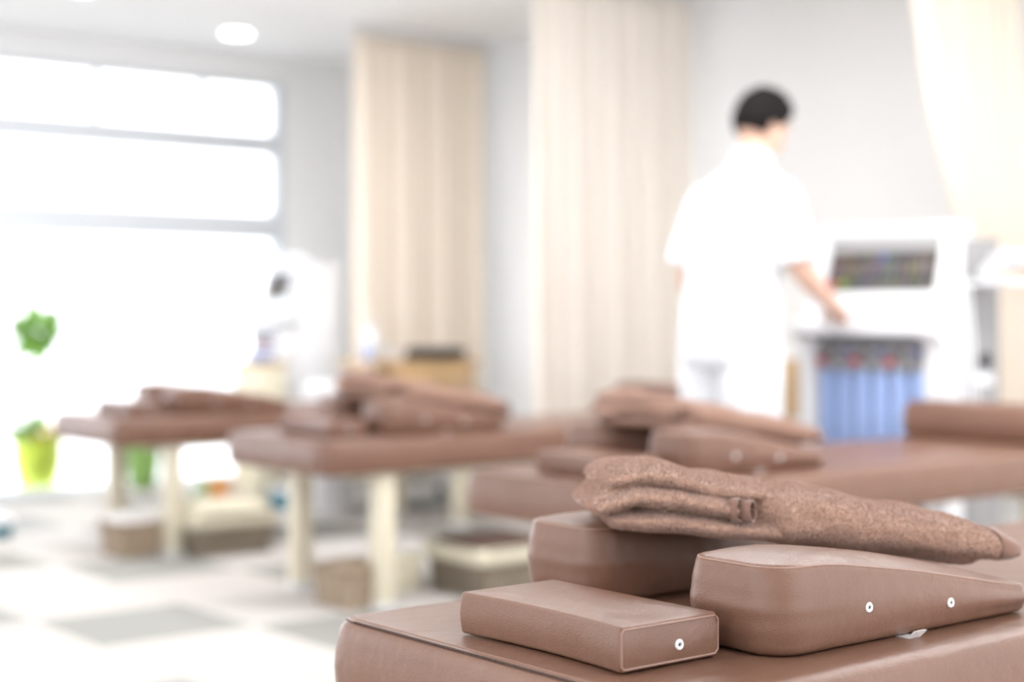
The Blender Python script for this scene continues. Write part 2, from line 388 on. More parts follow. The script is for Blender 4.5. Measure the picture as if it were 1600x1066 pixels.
# foot bolsters
def bolster(x, y, label, ln=.60):
    t = thing('foot_bolster', label, 'bolster', (x, y, BT+.002), 0, 'brown bolsters across the foot of the beds')
    obj('cushion', pad(.13, ln, .018, lambda x: .118, .03, .012, .006, .004), 'leather', t)
    bm = bmesh.new(); tube(bm, seamloop(.13, ln, .018, lambda x: .118, .009, -.008, .001), .0014, 6, closed=True); obj('piping', bm, 'piping', t)
bolster(-.19+1.80, -1.615+.04, 'brown leather bolster across the foot of the bed behind the front bed, right edge')
bolster(1.79, .03, 'brown leather bolster at the foot of the middle bed, behind the standing person')

# ------------------------------------------------------------------ towels
def make_towel():
    """folded terry towel; local frame: x = along, y = away from the camera side, z = up from .0 (floor of the towel)"""
    def sect(bm, stations, n=56):
        rings = []
        for s, y0, y1, z0, z1, e in stations:
            cy, cz, a, b = (y0+y1)/2, (z0+z1)/2, (y1-y0)/2, (z1-z0)/2; r = []
            for k in range(n):
                th = 2*PI*k/n; c, q = math.cos(th), math.sin(th)
                r.append((s, cy+a*math.copysign(abs(c)**e, c), cz+b*math.copysign(abs(q)**e, q)))
            rings.append(r)
        loft(bm, rings)
    def interp(keys, s):
        for (a, *va), (b, *vb) in zip(keys, keys[1:]):
            if s <= b:
                t = (s-a)/(b-a); t = t*t*(3-2*t) if False else t; return [p+(q-p)*t for p, q in zip(va, vb)]
        return keys[-1][1:]
    def layer(bm, keys, s0, s1, ns, rnd0, rnd1, e=.86):
        st = []
        for i in range(ns+1):
            s = s0+(s1-s0)*i/ns; y0, y1, z0, z1 = interp(keys, s)
            f = 1
            if s < s0+rnd0: f = math.sqrt(max(.003, 1-((s0+rnd0-s)/rnd0)**2))
            if s > s1-rnd1: f = min(f, math.sqrt(max(.003, 1-((s-s1+rnd1)/rnd1)**2)))
            cz = (z0+z1)/2; h = (z1-z0)/2*f; cy = (y0+y1)/2; a = (y1-y0)/2*(.8+.2*f)
            st.append((s, cy-a, cy+a, cz-h, cz+h, e))
        sect(bm, st)
    bm = bmesh.new()
    # bottom layer, middle layer (sticks out furthest at the left), top layer, then the big right body
    layer(bm, [(0.02, .012, .20, .664, .692), (.10, .004, .2, .657, .690), (.17, .000, .2, .650, .679), (.26, .004, .2, .640, .674)], .018, .30, 40, .02, .02)
    layer(bm, [(.05, .06, .19, .664, .70), (.2, .03, .19, .645, .70), (.3, .03, .18, .630, .68), (.4, .03, .17, .616, .67), (.56, .03, .13, .600, .63)], .05, .56, 30, .03, .03)
    layer(bm, [(-.016, .000, .18, .676, .706), (.053, -.004, .2, .692, .728), (.11, -.004, .2, .688, .719), (.17, -.006, .2, .677, .707), (.21, -.004, .2, .672, .700)], -.006, .205, 40, .022, .012)
    layer(bm, [(.02, .018, .19, .714, .744), (.06, .006, .2, .722, .752), (.10, .006, .21, .715, .752), (.16, .012, .21, .702, .730), (.23, .02, .21, .69, .722), (.3, .03, .2, .67, .712)], .012, .32, 40, .02, .03)
    # folded corner at the left end joining top and middle layers
    layer(bm, [(-.004, .02, .17, .686, .698), (.016, .03, .18, .69, .724), (.036, .04, .18, .695, .738), (.06, .06, .18, .70, .732)], -.004, .07, 20, .006, .012, .7)
    layer(bm, [(.205, .034, .2, .655, .722), (.235, .014, .2, .642, .718), (.262, -.008, .2, .638, .715), (.31, -.010, .19, .633, .713), (.381, -.008, .18, .627, .694), (.459, -.006, .165, .624, .681), (.525, 0, .15, .615, .668), (.562, .006, .14, .611, .654), (.597, .012, .13, .610, .640)], .207, .600, 70, .03, .035, .7)
    me = bpy.data.meshes.new('t'); bmesh.ops.recalc_face_normals(bm, faces=bm.faces); bm.to_mesh(me); bm.free()
    o = bpy.data.objects.new('t', me); COL.objects.link(o)
    r = o.modifiers.new('r', 'REMESH'); r.mode = 'VOXEL'; r.voxel_size = .0024
    sm = o.modifiers.new('s', 'SMOOTH'); sm.iterations = 3; sm.factor = .5
    dg = bpy.context.evaluated_depsgraph_get(); me2 = bpy.data.meshes.new_from_object(o.evaluated_get(dg))
    COL.objects.unlink(o); bpy.data.objects.remove(o)
    n = len(me2.vertices); co = np.empty(n*3, 'f'); me2.vertices.foreach_get('co', co); co = co.reshape(-1, 3)
    no = np.empty(n*3, 'f'); me2.vertices.foreach_get('normal', no); no = no.reshape(-1, 3)
    d = np.array([noise.noise(Vector(c)*16)*.0045+noise.noise(Vector((c[0]*9, c[1]*30, c[2]*50)))*.0022+noise.noise(Vector(c)*260)*.0008 for c in co], 'f')
    co += no*d[:, None]; me2.vertices.foreach_set('co', co.ravel()); me2.update()
    me2.polygons.foreach_set('use_smooth', [True]*len(me2.polygons)); me2.materials.clear(); me2.materials.append(M['towel']); me2.name = 'towel_cloth'
    t = thing('folded_towel', 'x', 'towel', (0, 0, 0), 0, 'folded brown towels on the wedge cushions')
    cl = bpy.data.objects.new('cloth', me2); COL.objects.link(cl); cl.parent = t
    # terry pile: short loops all over the cloth, built as one mesh of tiny blades
    me2.calc_loop_triangles(); tr = np.array([l.vertices for l in me2.loop_triangles]); v = co.astype('d')
    me2.vertices.foreach_get('normal', no.ravel()); nn = np.array([q.vector[:] for q in me2.vertex_normals])
    A_, B_, C_ = v[tr[:, 0]], v[tr[:, 1]], v[tr[:, 2]]; ar = np.linalg.norm(np.cross(B_-A_, C_-A_), axis=1)
    ar = ar*((A_[:, 1] < .12) | (nn[tr[:, 0], 2] > .1))
    K = 130000; idx = rng.choice(len(tr), K, p=ar/ar.sum()); u = rng.random((K, 2)); fl = u.sum(1) > 1; u[fl] = 1-u[fl]
    p = A_[idx]+(B_-A_)[idx]*u[:, :1]+(C_-A_)[idx]*u[:, 1:]; nr = nn[tr[idx, 0]]
    r1 = rng.normal(size=(K, 3)); sd = np.cross(nr, r1); sd /= np.linalg.norm(sd, axis=1)[:, None]+1e-9
    ln = rng.uniform(.0016, .0032, (K, 1)); lean = rng.normal(size=(K, 3))*.55; d1 = nr+lean*.6; d1 /= np.linalg.norm(d1, axis=1)[:, None]
    d2 = nr*.2+lean-np.array([0, 0, .3]); d2 /= np.linalg.norm(d2, axis=1)[:, None]; hw = .00048
    V = np.stack([p-sd*hw-nr*.0003, p+sd*hw-nr*.0003, p+d1*ln*.7+sd*hw, p+d1*ln*.7-sd*hw, p+d1*ln*.7+d2*ln*.5], 1).reshape(-1, 3)
    b0 = np.arange(K)[:, None]*5; F4 = (b0+np.array([[0, 1, 2, 3]])); F3 = (b0+np.array([[3, 2, 4]]))
    mp = bpy.data.meshes.new('terry_pile'); mp.vertices.add(len(V)); mp.vertices.foreach_set('co', V.ravel())
    loops = np.concatenate([F4, F3], 1).ravel(); mp.loops.add(len(loops)); mp.loops.foreach_set('vertex_index', loops)
    ls = np.cumsum(np.tile([4, 3], K)); ls = np.concatenate([[0], ls[:-1]]); mp.polygons.add(2*K); mp.polygons.foreach_set('loop_start', ls.astype('i'))
    mp.update(calc_edges=True); mp.materials.append(M['towel'])
    po = bpy.data.objects.new('terry_pile', mp); COL.objects.link(po); po.parent = cl; po['kind'] = 'stuff'
    # rolled hem ends: two nested curls at the front, and the hem band round the right end
    def curl(cx, cy, cz, r, wdt, a0, a1, th=.0028):
        bm = bmesh.new(); n = 26; ax = Vector((.74, -.66, .06)).normalized(); e1 = Vector((0, 0, 1)); e2 = ax.cross(e1).normalized(); e1 = e2.cross(ax)
        rings = []
        for i in range(n+1):
            a = a0+(a1-a0)*i/n; rr = r*(1-.18*i/n); dr = e1*math.cos(a)*1.12+e2*math.sin(a)*.8; c = Vector((cx, cy, cz))
            rings.append([c+dr*rr-ax*wdt/2, c+dr*(rr*1.02)+ax*0, c+dr*rr+ax*wdt/2, c+dr*(rr-th)+ax*(wdt/2-.001), c+dr*(rr-th)-ax*(wdt/2)])
        loft(bm, rings); return bm
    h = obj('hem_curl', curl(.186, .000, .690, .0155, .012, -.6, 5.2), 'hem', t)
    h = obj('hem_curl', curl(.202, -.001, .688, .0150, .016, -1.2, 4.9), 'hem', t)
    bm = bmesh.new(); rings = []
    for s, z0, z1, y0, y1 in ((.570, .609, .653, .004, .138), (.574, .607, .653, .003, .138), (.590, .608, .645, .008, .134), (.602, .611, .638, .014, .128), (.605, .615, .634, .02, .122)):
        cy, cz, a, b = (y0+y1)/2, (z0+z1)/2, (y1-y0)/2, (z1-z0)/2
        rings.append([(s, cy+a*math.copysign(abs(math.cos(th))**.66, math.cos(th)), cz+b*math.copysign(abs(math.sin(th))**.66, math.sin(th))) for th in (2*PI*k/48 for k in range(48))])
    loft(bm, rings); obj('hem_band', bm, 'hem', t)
    return t
tw = make_towel()
PL = CAM+fw*2.13+rt*.119; PR = CAM+fw*2.216+rt*.674; dirT = (PR-PL); angT = math.atan2(dirT.y, dirT.x)
offT = (PL.x+1.546, PL.y+3.092)
for k, lab in (('A', 'thick folded brown terry towel in sharp focus across the wedge cushions of the front bed'),
               ('B', 'blurred brown folded towel on the cushions of the bed behind the front bed'),
               ('C', 'blurred brown folded towel on the wedge cushions of the middle bed')):
    t = tw if k == 'A' else copy_tree(tw)
    t.location = (beds[k][0]+offT[0]+off[k][0], beds[k][1]+offT[1]+off[k][1], .004); t.rotation_euler = (0, 0, angT); t['label'] = lab

# ------------------------------------------------------------------ curtains
def curtain(name, x0, x1, y, z0, z1, folds, amp, m, edge=None, seed=0, amp_top=.6):
    rr = random.Random(seed); ph = [rr.uniform(0, 6) for _ in range(4)]
    nx, nz = folds*12, 26; bm = bmesh.new(); g = []
    for j in range(nz+1):
        z = z0+(z1-z0)*j/nz; row = []
        for i in range(nx+1):
            u = i/nx; xa, xb = (edge(z) if edge else (x0, x1))
            a = amp*(amp_top+(1-amp_top)*(1-j/nz))
            off_ = a*math.sin(2*PI*folds*u+ph[0]+.5*math.sin(3*u+ph[1]+z))+a*.4*math.sin(2*PI*folds*.5*u+ph[2]+.6*z)
            row.append(bm.verts.new((xa+(xb-xa)*u, y+off_, z)))
        g.append(row)
    for j in range(nz):
        for i in range(nx): bm.faces.new((g[j][i], g[j][i+1], g[j+1][i+1], g[j+1][i]))
    o = obj(name, bm, m); md = o.modifiers.new('th', 'SOLIDIFY'); md.thickness = .002; return o
def curtain_thing(label, x0, x1, y, folds, amp, m, edge=None, seed=0, rail=None):
    t = thing('partition_curtain', label, 'curtain', ((x0+x1)/2, y, 0))
    c = curtain('curtain_panel', x0-(x0+x1)/2, x1-(x0+x1)/2, 0, .25, H-.045, folds, amp, m, edge, seed); c.parent = t
    a, b = rail or (x0-.02, x1+.02); cx = (x0+x1)/2
    obj('curtain_rail', B(a-cx, b-cx, -.012, .012, H-.028, H-.001, bev=.003), 'white', t)
    bm = bmesh.new()
    for i in range(folds+1): xx = x0-cx+(x1-x0)*i/folds; tube(bm, [(xx, 0, H-.028), (xx, 0, H-.055)], .005, 8)
    obj('curtain_hooks', bm, 'white', t); return t
curtain_thing('peach curtain hanging between the window corner and the grey wall strip', 1.82, 2.68, 2.62, 7, .032, 'curtain', seed=3)
curtain_thing('broad cream and peach curtain hanging just left of the standing person', 1.66, 2.60, 1.00, 8, .036, 'curtain2', seed=5)
def e3(z):
    cx = (2.10+2.84)/2
    keys = [(.2, 2.58, 2.83), (1.0, 2.56, 2.83), (1.15, 2.53, 2.83), (1.35, 2.42, 2.83), (1.7, 2.27, 2.83), (2.1, 2.17, 2.83), (2.5, 2.12, 2.83)]
    for (a, p, q), (b, r, s) in zip(keys, keys[1:]):
        if z <= b: t = (z-a)/(b-a); return p+(r-p)*t-cx, q+(s-q)*t-cx
    return keys[-1][1]-cx, keys[-1][2]-cx
t3 = curtain_thing('peach curtain gathered and tied back above the machine at the right edge', 2.10, 2.84, -.615, 8, .034, 'curtain', e3, 9)
bm = bmesh.new(); cx = (2.10+2.84)/2
tube(bm, [(2.695-cx+.15*math.cos(a), .06*math.sin(a), 1.12+.02*math.cos(a)) for a in (2*PI*k/24 for k in range(24))], .012, 8, closed=True); obj('tie_back', bm, 'curtain2', t3)

# ------------------------------------------------------------------ therapy machines
def screen_mat():
    m = mat('control_screen', (.1, .1, .1), .7, .1); nt = m.node_tree; N = nt.nodes; L = nt.links; b = N['Principled BSDF']
    tc = N.new('ShaderNodeTexCoord'); mp = N.new('ShaderNodeMapping'); mp.inputs['Scale'].default_value = (28, 1, 14); L.new(tc.outputs['Object'], mp.inputs[0])
    ck = N.new('ShaderNodeTexVoronoi'); ck.feature = 'F1'; ck.distance = 'CHEBYCHEV'; ck.inputs['Randomness'].default_value = .15; L.new(mp.outputs[0], ck.inputs['Vector']); ck.inputs['Scale'].default_value = 1
    r = N.new('ShaderNodeValToRGB'); e = r.color_ramp.elements; e[0].position = 0; e[0].color = (.26, .21, .18, 1); e[1].position = .42; e[1].color = (.03, .028, .026, 1)
    L.new(ck.outputs['Distance'], r.inputs[0]); hs = N.new('ShaderNodeMixRGB'); hs.blend_type = 'MIX'; hs.inputs[0].default_value = .05
    L.new(r.outputs[0], hs.inputs[1]); L.new(ck.outputs['Color'], hs.inputs[2]); L.new(hs.outputs[0], b.inputs['Base Color']); return m
M['screen'] = screen_mat()
def make_machine(label):
    W = .64; t = thing('electrotherapy_machine', label, 'therapy machine', (0, 0, 0), 0)
    lean = math.radians(18)
    # side frames: profile in (y, z) extruded along x
    def side(x0, x1):
        prof = [(0, .08), (0, .86), (-.05, .885), (-.05, .925), (.03, .945), (.105, 1.25), (.12, 1.272), (.145, 1.272), (.155, 1.24), (.13, .9), (.13, .08)]
        bm = bmesh.new(); loft(bm, [[(x, y, z) for y, z in prof] for x in (x0, x1)])
        bmesh.ops.recalc_face_normals(bm, faces=bm.faces)
        bmesh.ops.bevel(bm, geom=bm.edges[:], offset=.006, segments=2, affect='EDGES'); return bm
    obj('side_frame', side(0, .075), 'white', t); obj('side_frame', side(W-.085, W), 'white', t)
    obj('top_rail', B(.07, W-.08, .10, .15, 1.225, 1.272, bev=.006), 'white', t)
    obj('shelf', B(.0, W, -.055, .16, .885, .925, bev=.008), 'white', t)
    Rm = Matrix.Translation((0, .035, .945)) @ Matrix.Rotation(-lean+math.radians(2), 4, 'X')
    obj('control_panel', B(.075, W-.085, 0, .03, -.01, .095, mtx=Rm), 'white', t, smooth=False)
    s = obj('screen', B(.0, W-.16, 0, .02, 0, .17), 'screen', t, smooth=False); s.matrix_local = Rm @ Matrix.Translation((.075, -.002, .105))
    for i, (x, c) in enumerate(((.03, 'hot'), (.075, 'lime'), (.24, 'deep'))):
        if c not in M: M[c] = mat(c+'_button', {'hot': (.6, .02, .06), 'lime': (.3, .4, .05), 'deep': (.05, .08, .3)}[c], .4)
        bm = lathe([(.014, 0), (.013, .006), (.004, .008)], 16); bmesh.ops.transform(bm, matrix=Matrix.Translation((x, 0, .018 if i < 2 else .12)) @ Matrix.Rotation(PI/2, 4, 'X'), verts=bm.verts); obj('button', bm, c, s)
    for i in range(9):
        bm = lathe([(.011, 0), (.010, .014), (.003, .016)], 16); bmesh.ops.transform(bm, matrix=Rm @ Matrix.Translation((.12+.052*i, 0, .03)) @ Matrix.Rotation(PI/2, 4, 'X'), verts=bm.verts)
        obj('knob', bm, 'blue' if i == 3 else ('grey' if i % 2 else 'white'), t)
    sk = obj('socket_panel', B(.075, W-.085, .02, .05, .76, .86), 'grey', t, smooth=False)
    for i in range(12):
        c = ('hot', 'deep', 'grey', 'black')[(i*7) % 4]
        bm = lathe([(.013, 0), (.012, .02), (.006, .024)], 12); bmesh.ops.transform(bm, matrix=Matrix.Translation((.10+.038*i, .02, .79+.035*(i % 2))) @ Matrix.Rotation(PI/2, 4, 'X'), verts=bm.verts); obj('plug', bm, c, sk)
    for i in range(6):      # blue pads hang on hoses below the sockets
        x = .075+.08*i; bm = bmesh.new()
        loft(bm, [[(x+.038+.034*f*math.cos(a), .035+.022*f*math.sin(a), z) for a in (2*PI*k/16 for k in range(16))] for z, f in ((.49, .7), (.50, .95), (.60, 1.0), (.72, .97), (.755, .8), (.765, .4))])
        obj('hanging_pad', bm, 'blue', t)
    obj('lower_tray', B(.06, W-.06, -.02, .17, .40, .44, bev=.005), 'white', t)
    b = obj('rear_cabinet', B(.03, W+.006, .10, .31, .07, 1.22, bev=.01), 'grey', t)
    bm = lathe([(.026, 0), (.026, .018), (.008, .02)], 20); bmesh.ops.transform(bm, matrix=Matrix.Translation((W+.006, .21, .80)) @ Matrix.Rotation(PI/2, 4, 'Y'), verts=bm.verts); obj('dial', bm, 'black', b)
    obj('label_plate', B(W+.005, W+.010, .15, .262, .715, .755), 'white', b, smooth=False)
    obj('base', B(-.01, W+.02, -.03, .32, .07, .10, bev=.01), 'white', t)
    for x in (.04, W-.03):
        for y in (0, .23):
            bm = bmesh.new(); tube(bm, [(x-.012, y, .03), (x+.012, y, .03)], .03, 18); box(bm, x-.018, x+.018, y-.012, y+.012, .03, .072); obj('caster', bm, 'black', t)
    # side tray with coiled leads
    st = obj('side_tray', B(W+.012, W+.22, .10, .26, 1.055, 1.07, bev=.004), 'white', t)
    bm = bmesh.new()
    for q in range(5):
        rr_ = .045+.006*q
        tube(bm, [(W+.07+.018*q+rr_*math.cos(a)*.9, .17+rr_*math.sin(a), 1.085+.016*q+.01*math.sin(2*a+q)) for a in (2*PI*k/24 for k in range(24))], .009, 8, closed=True)
    obj('coiled_leads', bm, 'white', st)
    bm = bmesh.new(); tube(bm, [(W+.14+.03*math.cos(a), .18+.045*math.sin(a), 1.09+.012*math.sin(a*2)) for a in (2*PI*k/20 for k in range(20))], .010, 8, closed=True); obj('pink_lead', bm, 'skin', st)
    for q in range(3):
        bm = bmesh.new(); tube(bm, [(W+.02+.012*q, .05+.025*q, 1.07-.9*u*(1-.12*q)) if 0 else (W+.022+.035*math.sin(PI*u)*(.6+.2*q), .04+.03*q, 1.08-(.5+.12*q)*math.sin(PI*u*.5)) for u in (k/20 for k in range(21))], .005, 8); obj('hanging_lead', bm, 'white', t)
    return t
m1 = make_machine('white electrotherapy machine with dark display and blue pads, beside the standing person')
m1.location = (1.80, -.365, 0); m1.rotation_euler = (0, 0, -PI/2)
m2 = copy_tree(m1); m2['label'] = 'pale blurred machine turned sideways in front of the window corner'
m2.location = (1.686, 3.455, 0); m2.rotation_euler = (0, 0, math.radians(-105))
for ch in [q for q in list(COL.objects) if q.parent == m2]:
    if ch.name.split('.')[0] == 'rear_cabinet':
        for g in [q for q in list(COL.objects) if q.parent == ch and q.name.startswith('dial')]: bpy.data.objects.remove(g)
    if ch.name.split('.')[0] in ('rear_cabinet', 'socket_panel'): ch.material_slots[0].link = 'OBJECT'; ch.material_slots[0].material = M['white']
    if ch.name.split('.')[0] in ('hanging_pad', 'side_tray', 'hanging_lead'):
        for g in [q for q in list(COL.objects) if q.parent == ch]: bpy.data.objects.remove(g)
        bpy.data.objects.remove(ch)
t = thing('cream_cabinet', 'narrow pale yellow cabinet standing against the pale sideways machine', 'cabinet', (1.30, 2.72, 0), 0)
obj('body', B(0, .18, 0, .22, .03, .70, bev=.006), 'liner', t); obj('top', B(-.01, .19, -.01, .23, .70, .72, bev=.004), 'wood', t)
d = obj('door', B(.012, .168, -.012, .001, .06, .68, bev=.004), 'liner', t); obj('handle', B(.13, .142, -.026, -.012, .35, .45, bev=.003), 'chrome', d)
t = thing('blue_box', 'small blue box on top of the narrow pale yellow cabinet', 'box', (1.33, 2.75, .722)); obj('body', B(0, .10, 0, .12, 0, .035, bev=.005), 'blue', t); obj('lid', B(-.003, .103, -.003, .123, .035, .045, bev=.003), 'blue', t)


# ------------------------------------------------------------------ trolley and its things
tx, ty = 1.62, 2.17
t = thing('trolley', 'wooden drawer trolley with chrome legs in front of the left peach curtain', 'trolley', (tx, ty, 0))
obj('top', B(0, .66, 0, .32, .70, .725, bev=.005), 'wood', t)
cb = obj('cabinet', B(.16, .64, .01, .31, .52, .70, bev=.004), 'wood', t)
for i in range(2):
    d = obj('drawer', B(.17+.235*i, .40+.225*i, -.006, .012, .535, .69, bev=.004), 'wood', t); obj('drawer_handle', B(.25+.235*i, .32+.235*i, -.022, -.006, .61, .62, bev=.003), 'chrome', d)
for x in (.02, .64):
    for y in (.02, .30):
        bm = bmesh.new(); tube(bm, [(x, y, .06), (x, y, .70)], .011, 12); lg = obj('leg', bm, 'chrome', t)
        bm = bmesh.new(); tube(bm, [(x-.01, y, .03), (x+.01, y, .03)], .03, 16); obj('caster', bm, 'black', lg)
obj('lower_shelf', B(.0, .66, .0, .32, .16, .18, bev=.004), 'white', t)
def small(name, label, cat, bm, m, x, y, z, **k): return tag(obj(name, bm, m, loc=(x, y, z)), label, cat)
t = thing('black_tray', 'black flat tray lying on the wooden trolley', 'tray', (tx+.36, ty+.07, .726))
obj('body', B(0, .27, 0, .18, 0, .06, bev=.008), 'black', t); obj('handle', B(.06, .19, -.02, 0, .018, .03, bev=.004), 'black', t)
t = thing('spray_bottle', 'white spray bottle on the left half of the wooden trolley', 'bottle', (tx+.10, ty+.14, .726))
obj('body', lathe([(.04, 0), (.044, .01), (.044, .11), (.03, .14), (.014, .155), (.013, .17)]), 'white', t)
bm = B(-.014, .014, -.012, .012, .165, .20, bev=.004); box(bm, -.05, 0, -.009, .009, .185, .2, bev=.003); obj('trigger_head', bm, 'white', t)
t = thing('pump_bottle', 'small blue tinted bottle beside the white spray bottle on the trolley', 'bottle', (tx+.03, ty+.08, .726))
obj('body', lathe([(.022, 0), (.024, .008), (.024, .07), (.01, .085)]), 'blue', t); obj('cap', lathe([(.011, .08), (.011, .10), (.004, .102)]), 'white', t)
tag(obj('storage_basin', lathe([(.055, 0), (.075, .06), (.078, .065), (.07, .065), (.05, .01)]), 'white', loc=(tx+.24, ty+.16, .726)), 'round white basin in the middle of the wooden trolley top', 'basin')
t = thing('white_waste_bin', 'low white bin standing left of the wooden trolley', 'bin', (tx-.16, ty+.12, 0))
obj('body', lathe([(.09, 0), (.10, .02), (.12, .56), (.122, .57)]), 'white', t); obj('lid', lathe([(.125, .57), (.125, .60), (.10, .625), (.02, .635)]), 'white', t)
t = thing('blue_tub', 'light blue tub on the lower shelf of the trolley', 'tub', (tx+.2, ty+.14, .181)); obj('body', B(-.14, .14, -.09, .09, 0, .12, bev=.02), 'blue', t); obj('lid', B(-.145, .145, -.095, .095, .12, .135, bev=.005), 'white', t)
t = thing('dark_case', 'dark grey case at the right of the trolley lower shelf', 'case', (tx+.52, ty+.14, .181)); obj('body', B(-.10, .10, -.09, .09, 0, .1, bev=.01), 'grey', t); obj('handle', B(-.04, .04, -.1, -.09, .05, .065, bev=.003), 'black', t)

# ------------------------------------------------------------------ wooden chair behind the person
t = thing('wooden_armchair', 'tan wooden armchair behind the legs of the standing person', 'chair', (2.33, .13, 0), math.radians(90))
obj('seat', B(-.25, .25, -.22, .22, .40, .45, bev=.015), 'liner', t)
for x in (-.27, .27):
    obj('armrest', B(x-.025, x+.025, -.25, .24, .62, .65, bev=.008), 'wood', t)
    for y in (-.22, .22): obj('leg', B(x-.02, x+.02, y-.02, y+.02, 0, .62 if y < 0 else .78, bev=.004), 'wood', t)
obj('backrest', B(-.25, .25, .20, .235, .55, .78, bev=.012), 'wood', t)

# ------------------------------------------------------------------ baskets
def basket(label, x, y, rz, L, W, Hh, m, fill, lip=None, group='wicker baskets under the beds'):
    t = thing('wicker_basket', label, 'basket', (x, y, 0), rz, group)
    bm = bmesh.new(); tp = .92
    def rect(f, z, ins=0): return [(px*f, py*f, z) for px, py in [(a-ins*(1 if a > 0 else -1), b-ins*(1 if b > 0 else -1)) for a, b in [(q[0]-L/2, q[1]-W/2) for q in perimeter(L, W, .025, 5, 8)]]]
    rings = [rect(tp, 0)]+[rect(tp+(1-tp)*i/8+(.006 if i % 2 else 0), Hh*i/8) for i in range(1, 9)]+[rect(1, Hh, .014), rect(tp, .015, .014)]
    loft(bm, rings); obj('body', bm, m, t)
    pts = [(q[0]-L/2, q[1]-W/2, Hh) for q in perimeter(L, W, .025, 5, 8)]
    bm = bmesh.new(); tube(bm, pts, .009, 8, closed=True); obj('rim', bm, m, t)
    if lip:
        bm = bmesh.new(); loft(bm, [rect(1.03, Hh-.045), rect(1.05, Hh), rect(1.02, Hh+.012), rect(.97, Hh+.010), rect(.95, Hh-.02), rect(.93, Hh*.4)], False, False); o = obj('liner', bm, lip, t); md = o.modifiers.new('s', 'SOLIDIFY'); md.thickness = .003
    if fill:
        mm, hz = fill; bm = pad(L*.88, W*.88, .03, lambda x: hz, .02, .01, .0, .012); obj('folded_cloth', bm, mm, t, loc=(-L*.44, -W*.44, Hh-hz*.55))
    return t
q = P(186, 876, 0); basket('small tan basket with white cloth under the head of the far window bed', q.x+.12, q.y+.115, 0, .22, .21, .13, 'wicker2', ('whitecloth', .07))
q = P(302, 876, 0); basket('grey brown basket with cream cloth, right of the far window bed leg', q.x+.20, q.y+.14, 0, .36, .26, .16, 'wicker', ('liner', .1), 'liner')
q = P(541, 957, 0); basket('tan basket tucked behind the nearest leg of the middle bed', q.x+.10, q.y+.11, 0, .20, .22, .125, 'wicker2', ('wicker2', .04))
q = P(748, 942, 0); basket('open basket with cream liner and dark blanket under the middle bed', q.x+.20, q.y+.17, 0, .36, .33, .16, 'wicker', ('darkcloth', .06), 'liner')
q = P(655, 930, 0); basket('small pale basket between the cream lined basket and the bed leg', q.x+.02, q.y+.14, 0, .12, .12, .13, 'liner', ('whitecloth', .04))

# ------------------------------------------------------------------ plants
def leaves(n, c, r, size, seed, flat=1.0, up=0):
    rr = random.Random(seed); bm = bmesh.new()
    for i in range(n):
        d = Vector((rr.gauss(0, 1), rr.gauss(0, 1), rr.gauss(0, 1)+up)).normalized()
        p = Vector(c)+Vector((d.x*r, d.y*r, d.z*r*flat))*rr.uniform(.1, 1)
        s_ = d.cross(Vector((rr.random(), rr.random(), rr.random()))).normalized(); L_ = size*rr.uniform(.7, 1.2); e = (d+s_.cross(d)*rr.uniform(-.6, .6)).normalized()
        pts = [p, p+e*L_*.35+s_*L_*.22, p+e*L_*.7+s_*L_*.17-Vector((0, 0, L_*.05)), p+e*L_-Vector((0, 0, L_*.15)), p+e*L_*.7-s_*L_*.17-Vector((0, 0, L_*.05)), p+e*L_*.35-s_*L_*.22]
        vs = [bm.verts.new(q) for q in pts]; bm.faces.new(vs)
    return bm
q = P(68, 768, 0)
t = thing('flower_pot', 'tall leafy plant with yellow flowers in a lime green wrapped pot by the window', 'potted plant', (q.x, q.y+.08, 0))
obj('pot', lathe([(.075, 0), (.085, .01), (.11, .12), (.118, .20), (.112, .245), (.125, .28), (.118, .278), (.10, .24), (.02, .235)], 32), 'pot', t)
bm = bmesh.new(); tube(bm, [(0, 0, .22), (.01, 0, .5), (-.005, .01, .78)], [.006, .005, .004], 8); obj('stem', bm, 'leaf', t)
obj('crown', leaves(150, (0, 0, .86), .10, .09, 3), 'leaf', t); t.scale = (1.12, 1.12, 1)
obj('lower_foliage', leaves(80, (-.03, 0, .30), .10, .08, 5, .8, .5), 'leaf', t)
for i in range(7):
    a = i*2.4; bm = bmesh.new()
    for k in range(8):
        b = 2*PI*k/8; c = Vector((.02+.06*math.cos(a), -.05+.04*math.sin(a), .29+.02*(i % 3)))
        e = Vector((math.cos(b), math.sin(b)*.6-.3, math.sin(b)*.7)).normalized(); s_ = e.cross(Vector((0, -1, .3))).normalized()
        vs = [bm.verts.new(c+v) for v in (Vector(), e*.02+s_*.009, e*.036, e*.02-s_*.009)]; bm.faces.new(vs)
    obj('flower', bm, 'yellow', t)
q = P(232, 764, 0)
t = thing('green_pot', 'plain green pot standing behind the legs of the far window bed', 'potted plant', (q.x, q.y+.07, 0))
obj('pot', lathe([(.06, 0), (.07, .01), (.09, .12), (.095, .22), (.1, .23), (.1, .25), (.09, .25), (.085, .22), (.01, .21)], 28), 'pot2', t)
obj('foliage', leaves(40, (0, 0, .26), .06, .06, 8, .5, .6), 'leaf2', t)
q = P(374, 782, 0)
t = thing('orange_pot', 'small orange pot with green leaves on the floor below the pale machine', 'potted plant', (q.x-.13, q.y-.02, 0))
obj('pot', lathe([(.045, 0), (.06, .10), (.064, .12), (.055, .12), (.01, .1)]), 'orange', t); obj('foliage', leaves(40, (-.04, 0, .08), .06, .05, 11, .6, .3), 'leaf', t)
q = P(455, 796, 0)
t = thing('teal_crate', 'teal crate on the floor under the pale machine', 'crate', (q.x, q.y, 0), math.radians(20)); obj('body', B(-.09, .09, -.06, .06, 0, .09, bev=.01), 'teal', t); obj('lid', B(-.1, .1, -.07, .07, .09, .11, bev=.005), 'white', t)
